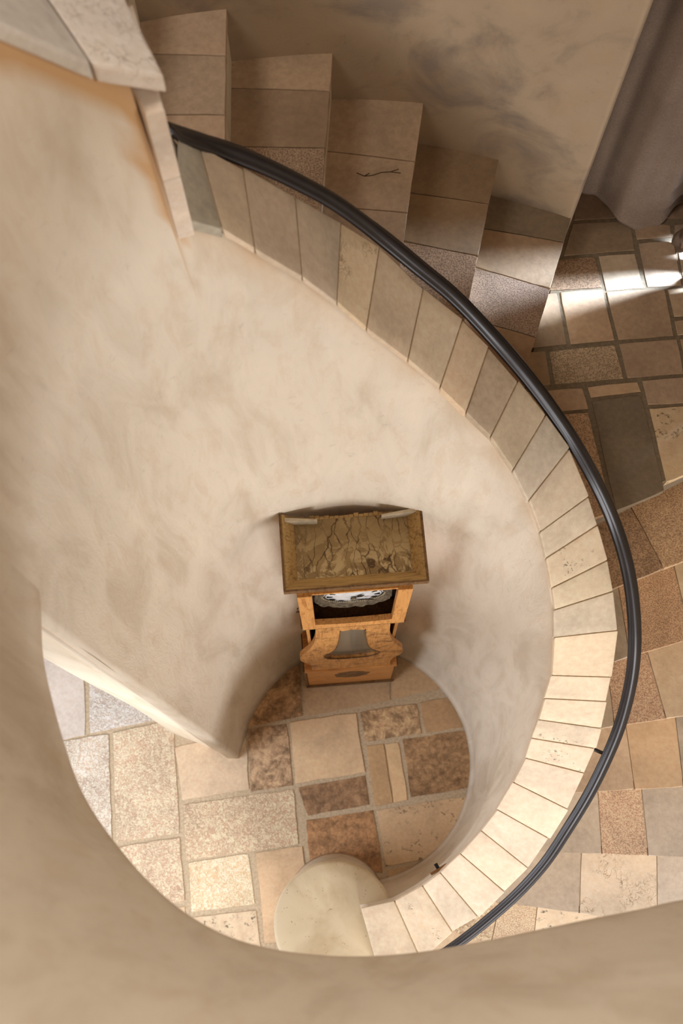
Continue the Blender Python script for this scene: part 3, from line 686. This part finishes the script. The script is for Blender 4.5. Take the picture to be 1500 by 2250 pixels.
def crackle():
    m, nt, b = new_mat('crackled_old_paint', .75)
    tc = nt.nodes.new('ShaderNodeTexCoord'); v = tc.outputs['Object']
    base = ramp(nt, noise_tex(nt, v, 12, 6), [(.3, lin((130, 106, 70))), (.7, lin((154, 128, 88)))]).outputs[0]
    f = ramp(nt, noise_tex(nt, v, 17, 9, .72, 1.4), [(.48, BLK), (.53, WHT)]).outputs[0]
    sep = nt.nodes.new('ShaderNodeSeparateXYZ'); nt.links.new(v, sep.inputs[0])
    yy = ramp(nt, sep.outputs['Y'], [(.06, WHT), (.19, (.12, .12, .12, 1))]).outputs[0]
    f = mixc(nt, 1.0, f, yy, 'MULTIPLY')
    out = mixc(nt, f, base, lin((190, 166, 124)))
    mp = nt.nodes.new('ShaderNodeMapping'); nt.links.new(v, mp.inputs[0]); mp.inputs['Scale'].default_value = (1, .22, 1)
    dn = N(nt, 'ShaderNodeTexNoise', Scale=9.0, Detail=5.0); nt.links.new(v, dn.inputs['Vector'])
    vec = mixc(nt, .035, mp.outputs[0], dn.outputs['Color'], 'LINEAR_LIGHT')
    vo = nt.nodes.new('ShaderNodeTexVoronoi'); vo.feature = 'DISTANCE_TO_EDGE'; vo.inputs['Scale'].default_value = 34; nt.links.new(vec, vo.inputs['Vector'])
    cr = ramp(nt, vo.outputs['Distance'], [(.02, WHT), (.06, BLK)]).outputs[0]
    cr = mixc(nt, 1.0, cr, ramp(nt, noise_tex(nt, v, 10, 2), [(.4, (.2, .2, .2, 1)), (.6, (.85, .85, .85, 1))]).outputs[0], 'MULTIPLY')
    out = mixc(nt, cr, out, lin((70, 48, 28)))
    nt.links.new(out, b.inputs['Base Color']); bump(nt, b, vo.outputs['Distance'], .3, .003); return m
M_CRACK = crackle()
M_FRAME = wood('flaking_moulding', (166, 132, 82), (124, 94, 56), .4, False)
M_DARK = simple('dark_interior', (26, 20, 16), .8)
M_ENAM = simple('white_enamel', (222, 220, 218), .25)
M_INK = simple('black_ink', (22, 20, 20), .5)
M_BRASS = simple('tarnished_brass', (128, 112, 90), .5, .35, .4, 60, .55)
def lk(name, bm, mats, parent=None, smooth=False):
    return link(name, bm, mats, parent or ck, smooth)
# base
bm = bmesh.new()
prism(bm, [(-.200, .0), (.200, .0), (.200, .185), (-.200, .185)], .03, .50, 0, .002)
b_ = lk('base', bm, M_PINEH)
bm = bmesh.new(); box(bm, -.207, .207, -.010, .19, .498, .522, 0, .004); lk('base_moulding', bm, M_PINEH, b_)
bm = bmesh.new()
box(bm, -.215, .215, -.010, .190, 0, .035, 0, .004)
for s in (-1, 1): box(bm, s*.2075-.0055, s*.2075+.0055, -.004, .186, .03, .50, 0, .001)
lk('plinth', bm, M_PINED, b_)
bm = bmesh.new()   # scuffed oval on the base panel, a thin worn relief
vs = []; n = 56
for k in range(n):
    a = 2*math.pi*k/n; r = 1+.13*noise.noise(Vector((math.cos(a)*2.2, math.sin(a)*2.2, 3)))+.06*math.sin(a*9)
    vs.append((.005+.080*r*math.cos(a), .30+.088*r*math.sin(a)))
lo = [bm.verts.new((x, .0005, z)) for x, z in vs]; hi = [bm.verts.new((x*.97, -.0022, .30+(z-.30)*.95)) for x, z in vs]
bm.faces.new(hi); bm.faces.new(lo[::-1])
for k in range(n): bm.faces.new((lo[k], lo[(k+1) % n], hi[(k+1) % n], hi[k]))
lk('worn_oval', bm, M_PINED, b_)
# waist case
bm = bmesh.new()
box(bm, -.172, -.160, .02, .18, .52, 1.545); box(bm, .160, .172, .02, .18, .52, 1.545); box(bm, -.16, .16, .17, .18, .52, 1.545)
lk('waist_case', bm, M_PINE)
bm = bmesh.new(); box(bm, -.16, .16, .11, .169, .523, 1.54); lk('case_interior', bm, M_DARK)
# waist front board with belly outline and bell shaped glazed opening
SIL = [(.522, .176), (.60, .172), (.68, .174), (.735, .186), (.79, .206), (.85, .214), (.91, .212), (.97, .202), (1.03, .186), (1.10, .168), (1.20, .152), (1.33, .140), (1.545, .134)]
BELL = [(.80, .0), (.803, .04), (.815, .075), (.84, .100), (.875, .113), (.905, .114), (.935, .104), (.97, .088), (1.02, .073), (1.08, .064), (1.18, .056), (1.30, .050), (1.45, .046)]
def outline(tab, n):
    return [(interp(tab[0][0]+(tab[-1][0]-tab[0][0])*k/n, tab), tab[0][0]+(tab[-1][0]-tab[0][0])*k/n) for k in range(n+1)]
sl = smooth_pts([(w_, z_) for z_, w_ in SIL], 4); be = smooth_pts([(w_, z_) for z_, w_ in BELL], 4)
def sil_at(z): return interp(z, [(b2, a2) for a2, b2 in sl])
def bell_at(z):
    if z <= .80 or z >= 1.45: return 0
    return interp(z, [(b2, a2) for a2, b2 in be])
def board(y0, y1, zs, f_in, f_out, bm):
    for s in (-1, 1):
        prev = None
        for z in zs:
            a = f_in(z); b = f_out(z)
            r = [bm.verts.new((s*a, y0, z)), bm.verts.new((s*b, y0, z)), bm.verts.new((s*b, y1, z)), bm.verts.new((s*a, y1, z))]
            if prev:
                for k in range(4): bm.faces.new((prev[k], prev[(k+1) % 4], r[(k+1) % 4], r[k]))
            else: bm.faces.new(r)
            prev = r
        bm.faces.new(prev)
zs = [.522, .56, .60, .64, .68, .72, .76, .7995, .8005]+[.801+.649*((k/60)**1.5) for k in range(61)]+[1.4505, 1.545]
bm = bmesh.new(); board(-.004, .018, zs, bell_at, sil_at, bm); bmesh.ops.remove_doubles(bm, verts=bm.verts, dist=.00005)
wf = lk('waist_front', bm, M_PINEW)
bm = bmesh.new(); board(.010, .013, [.795+.66*k/40 for k in range(41)], lambda z: 0, lambda z: max(.002, bell_at(max(.801, min(1.449, z))))+.004, bm)
def glassy():
    m, nt, b = new_mat('old_window_glass', .12); b.inputs['Base Color'].default_value = lin((128, 118, 100))
    b.inputs['Specular IOR Level'].default_value = .7; b.inputs['Alpha'].default_value = .62; return m
lk('waist_glass', bm, glassy(), wf)
# carved edge bead following the bell opening
bm = bmesh.new()
for s in (-1, 1):
    tube(bm, [(s*max(.002, a), -.004, b) for a, b in be], .0028, 6)
lk('bead', bm, M_PINED, wf, True)
# hood
bm = bmesh.new()
for s in (-1, 1):
    box(bm, s*.157-.023, s*.157+.023, -.012, .012, 1.560, 2.10, 0, .002)
for k in range(24):
    x0 = -.134+.268*k/24; x1 = -.134+.268*(k+1)/24; zt = 1.635-.014*(1-((x0+x1)/.268)**2)
    box(bm, x0, x1, -.011, .010, 1.560, zt)
box(bm, -.134, .134, -.004, .010, 2.085, 2.10)
hd = lk('hood_door', bm, M_PINE)
bm = bmesh.new()
for s in (-1, 1): box(bm, s*.174-.006, s*.174+.006, .012, .20, 1.56, 2.10)
box(bm, -.17, .17, .19, .20, 1.56, 2.10)
lk('hood_case', bm, M_PINE)
bm = bmesh.new(); box(bm, -.188, .188, -.010, .205, 1.545, 1.560, 0, .003); lk('hood_base_moulding', bm, M_PINED)
bm = bmesh.new(); box(bm, -.167, .167, .075, .188, 1.562, 2.09); lk('movement_housing', bm, M_DARK)
bm = bmesh.new(); tube(bm, [(-.181, .03, 1.75), (-.190, .03, 1.745), (-.191, .03, 1.69)], .0018, 6); tube(bm, [(-.191+.006*math.cos(a*.7), .03, 1.684+.006*math.sin(a*.7)) for a in range(9)], .0014, 6)
lk('door_hook', bm, M_IRON, None, True)
# embossed brass surround
bm = bmesh.new(); seg = 96; rows = []
for q, (f, y) in enumerate([(0, .045), (.06, .031), (.16, .027), (.30, .035), (.45, .025), (.62, .039), (.80, .027), (1.0, .055)]):
    row = []
    for k in range(seg):
        a = 2*math.pi*k/seg
        ro = .130+.002*math.sin(a*9)+.006*noise.noise(Vector((math.cos(a)*5, math.sin(a)*5, 1)))+(.060*max(0, -math.sin(a))**1.4)+(.05*max(0, math.sin(a))**2)
        ro += .012*max(0, 1-abs((a-1.5*math.pi))*4)
        r = .102+(ro-.102)*f
        yy = y+(.006*noise.noise(Vector((math.cos(a)*6, math.sin(a)*6, f*4)))+.002*math.sin(a*22+f*6))*(1 if .1 < f < 1 else 0)
        row.append(bm.verts.new((min(.133, max(-.133, r*math.cos(a))), yy, 1.885+r*math.sin(a))))
    rows.append(row)
for A, B in zip(rows, rows[1:]):
    for k in range(seg): bm.faces.new((A[k], A[(k+1) % seg], B[(k+1) % seg], B[k]))
pl = lk('dial_surround', bm, M_BRASS, None, True)
so = pl.modifiers.new('thick', 'SOLIDIFY'); so.thickness = .003
bm = bmesh.new()
for k in range(80):
    a = 2*math.pi*k/80; bmesh.ops.create_icosphere(bm, subdivisions=1, radius=.0022, matrix=__import__('mathutils').Matrix.Translation((.1035*math.cos(a), .032, 1.885+.1035*math.sin(a))))
lk('beaded_ring', bm, simple('bright_beads', (196, 178, 140), .4, .5), pl, True)
# enamel dial
bm = bmesh.new(); rows = []
for r, y in [(.1025, .041), (.098, .034), (.07, .029), (.03, .026), (.0, .025)]:
    rows.append([bm.verts.new((r*math.cos(2*math.pi*k/64), y, 1.885+r*math.sin(2*math.pi*k/64))) for k in range(64)] if r else [bm.verts.new((0, y, 1.885))])
for A, B in zip(rows, rows[1:]):
    for k in range(64):
        if len(B) > 1: bm.faces.new((A[k], A[(k+1) % 64], B[(k+1) % 64], B[k]))
        else: bm.faces.new((A[k], A[(k+1) % 64], B[0]))
dial = lk('dial', bm, M_ENAM, None, True)
NUM = {1: 'I', 2: 'II', 3: 'III', 4: 'IIII', 5: 'V', 6: 'VI', 7: 'VII', 8: 'VIII', 9: 'IX', 10: 'X', 11: 'XI', 12: 'XII'}
bm = bmesh.new()
def stroke(bm, p, q, wd, cx, cz, ang, y):
    P = Vector(p); Q = Vector(q); d = (Q-P).normalized(); n_ = Vector((-d.y, d.x))*wd/2
    cs = [P+n_, P-n_, Q-n_, Q+n_]; out = []
    for c_ in cs:
        x = c_.x*math.cos(ang)+c_.y*math.sin(ang); z = -c_.x*math.sin(ang)+c_.y*math.cos(ang); out.append((cx+x, cz+z))
    lo = [bm.verts.new((x, y+.0025, z)) for x, z in out]; hi = [bm.verts.new((x, y, z)) for x, z in out]
    bm.faces.new(lo); bm.faces.new(hi[::-1])
    for k in range(4): bm.faces.new((lo[k], lo[(k+1) % 4], hi[(k+1) % 4], hi[k]))
for h_, s in NUM.items():
    ang = math.radians(h_*30); cx = .078*math.sin(ang); cz = 1.885+.078*math.cos(ang)
    wid = {'I': .0042, 'V': .0095, 'X': .0095}; tot = sum(wid[c_] for c_ in s); x = -tot/2
    for c_ in s:
        m_ = x+wid[c_]/2
        if c_ == 'I': stroke(bm, (m_, -.0095), (m_, .0095), .0026, cx, cz, ang, .0285)
        elif c_ == 'V': stroke(bm, (m_-.0036, .0095), (m_, -.0095), .0026, cx, cz, ang, .0285); stroke(bm, (m_+.0036, .0095), (m_, -.0095), .0013, cx, cz, ang, .0285)
        else: stroke(bm, (m_-.0036, .0095), (m_+.0036, -.0095), .0026, cx, cz, ang, .0285); stroke(bm, (m_+.0036, .0095), (m_-.0036, -.0095), .0013, cx, cz, ang, .0285)
        x += wid[c_]
for k in range(60):
    a = math.radians(k*6); stroke(bm, (0, -.001), (0, .0012 if k % 5 else .0025), .0010, .0945*math.sin(a), 1.885+.0945*math.cos(a), a, .0300)
lk('numerals', bm, M_INK, dial)
def hand(bm, ang, L, y, wd):
    a = math.radians(ang)
    stroke(bm, (0, -.012), (0, L), wd, 0, 1.885, a, y)
    for f, s in ((.45, 2.6), (.62, 3.4), (.75, 2.2)):
        stroke(bm, (-wd*s/2, L*f-.003), (wd*s/2, L*f+.003), .006, 0, 1.885, a, y); stroke(bm, (wd*s/2, L*f-.003), (-wd*s/2, L*f+.003), .006, 0, 1.885, a, y)
bm = bmesh.new(); hand(bm, 48, .045, .020, .004); lk('hour_hand', bm, M_IRON, dial)
bm = bmesh.new(); hand(bm, 112, .072, .016, .0028); lk('minute_hand', bm, M_IRON, dial)
bm = bmesh.new(); bmesh.ops.create_uvsphere(bm, u_segments=16, v_segments=8, radius=.009, matrix=__import__('mathutils').Matrix.Translation((0, .020, 1.885))); lk('hand_boss', bm, M_BRASS, dial, True)
# cornice: flared moulding around a sunken crackled top board
bm = bmesh.new(); box(bm, -.178, .186, .03, .232, 2.095, 2.112, 0, .001); tp = lk('top_board', bm, M_CRACK)
def mould(bm, path):
    """profile swept round front and sides, mitred corners"""
    prof = [(.0, 2.085), (.012, 2.085), (.030, 2.118), (.040, 2.146), (.040, 2.156), (.033, 2.158), (.0, 2.116)]
    prev = None
    for (x, y, dx, dy) in path:
        r = [bm.verts.new((x+dx*p, y+dy*p, z)) for p, z in prof]
        if prev:
            for k in range(len(r)): bm.faces.new((prev[k], prev[(k+1) % len(r)], r[(k+1) % len(r)], r[k]))
        else: bm.faces.new(r)
        prev = r
    bm.faces.new(prev)
bm = bmesh.new(); mould(bm, [(-.174, .243, -1, 0), (-.174, .042, -1, -1), (.182, .042, 1, -1), (.182, .252, 1, 0)])
cn = lk('cornice', bm, M_FRAME)
bm = bmesh.new()
path = [(-.224, .262), (-.224, -.030), (.224, -.030), (.224, .262)]
box(bm, -.218, -.212, -.002, .245, 2.128, 2.162, 0, .001); box(bm, .220, .226, -.002, .254, 2.128, 2.162, 0, .001); box(bm, -.218, .226, -.004, .002, 2.128, 2.160, 0, .001)
lk('cornice_edge', bm, M_PINED, cn)
bm = bmesh.new()   # ragged back edge of the top board
for k in range(22):
    x0 = -.17+.34*k/22; box(bm, x0, x0+.0145,   .230, .238+.006*random.random(), 2.098, 2.112+.006*random.random())
lk('splintered_edge', bm, M_FRAME, tp)
for s in (-1, 1):
    bm = bmesh.new(); vs = [(s*.215, .222), (s*.100, .216), (s*.100, .222), (s*.215, .236)]
    prism(bm, vs, 2.112, 2.150, 0, .001); o = lk('corner_batten', bm, simple('bare_pale_wood', (196, 178, 150), .7), tp)

# ------------------------------------------------------------------ outer room shell
def plain(name, bx, mat=M_ROOM):
    bm = bmesh.new(); box(bm, *bx); return struct(link(name, bm, mat))
# upper floor slab around the opening
ring2 = [(x+0, y) for x, y in ring]
bm = bmesh.new()
outer = [(-.60, .45)]
pts = []
for i, (x, y) in enumerate(ring):
    a = ring[max(i-1, 0)]; b = ring[min(i+1, len(ring)-1)]
    t = Vector((b[0]-a[0], b[1]-a[1])).normalized(); pts.append((x+t.y*.13, y-t.x*.13))
far = []
for (x, y) in pts:
    ang = math.atan2(y-.357, x-.07); d = Vector((math.cos(ang), math.sin(ang)))
    if d.x < -.3: s = (-2.9-x)/d.x
    else: s = 99
    if d.y < -.05: s = min(s, (-1.5-y)/d.y)
    if d.x > .05: s = min(s, (2.4-x)/d.x)
    far.append((x+d.x*s, y+d.y*s))
pv = None
for p, q in zip(pts, far):
    r = [bm.verts.new((p[0], p[1], 3.50)), bm.verts.new((q[0], q[1], 3.50)), bm.verts.new((q[0], q[1], 3.64)), bm.verts.new((p[0], p[1], 3.64))]
    if pv:
        for k in range(4): bm.faces.new((pv[k], pv[(k+1) % 4], r[(k+1) % 4], r[k]))
    else: bm.faces.new(r)
    pv = r
bm.faces.new(pv)
struct(link('floor_upper', bm, M_ROOM))
plain('niche_light_block_south', (1.19, 2.45, 1.2, 1.3, 2.2, 6.6))  # unseen panel added to keep the east light off the steps
plain('niche_light_block_north', (1.19, 2.45, 1.90, 1.98, 2.2, 6.6))  # unseen panel added to close the light leak between the curtains
plain('wall_north', (-3.1, 2.6, 2.6, 2.8, 0, 6.6))
plain('wall_east', (2.45, 2.6, -3.1, 2.8, 0, 6.6))
plain('wall_south', (-3.1, 2.6, -3.2, -3.0, 0, 6.6))
plain('ceiling', (-3.2, 2.7, -3.2, 2.9, 6.6, 6.8))
plain('wall_outer_west', (-3.2, -3.0, -3.2, 2.8, 0, 6.6))
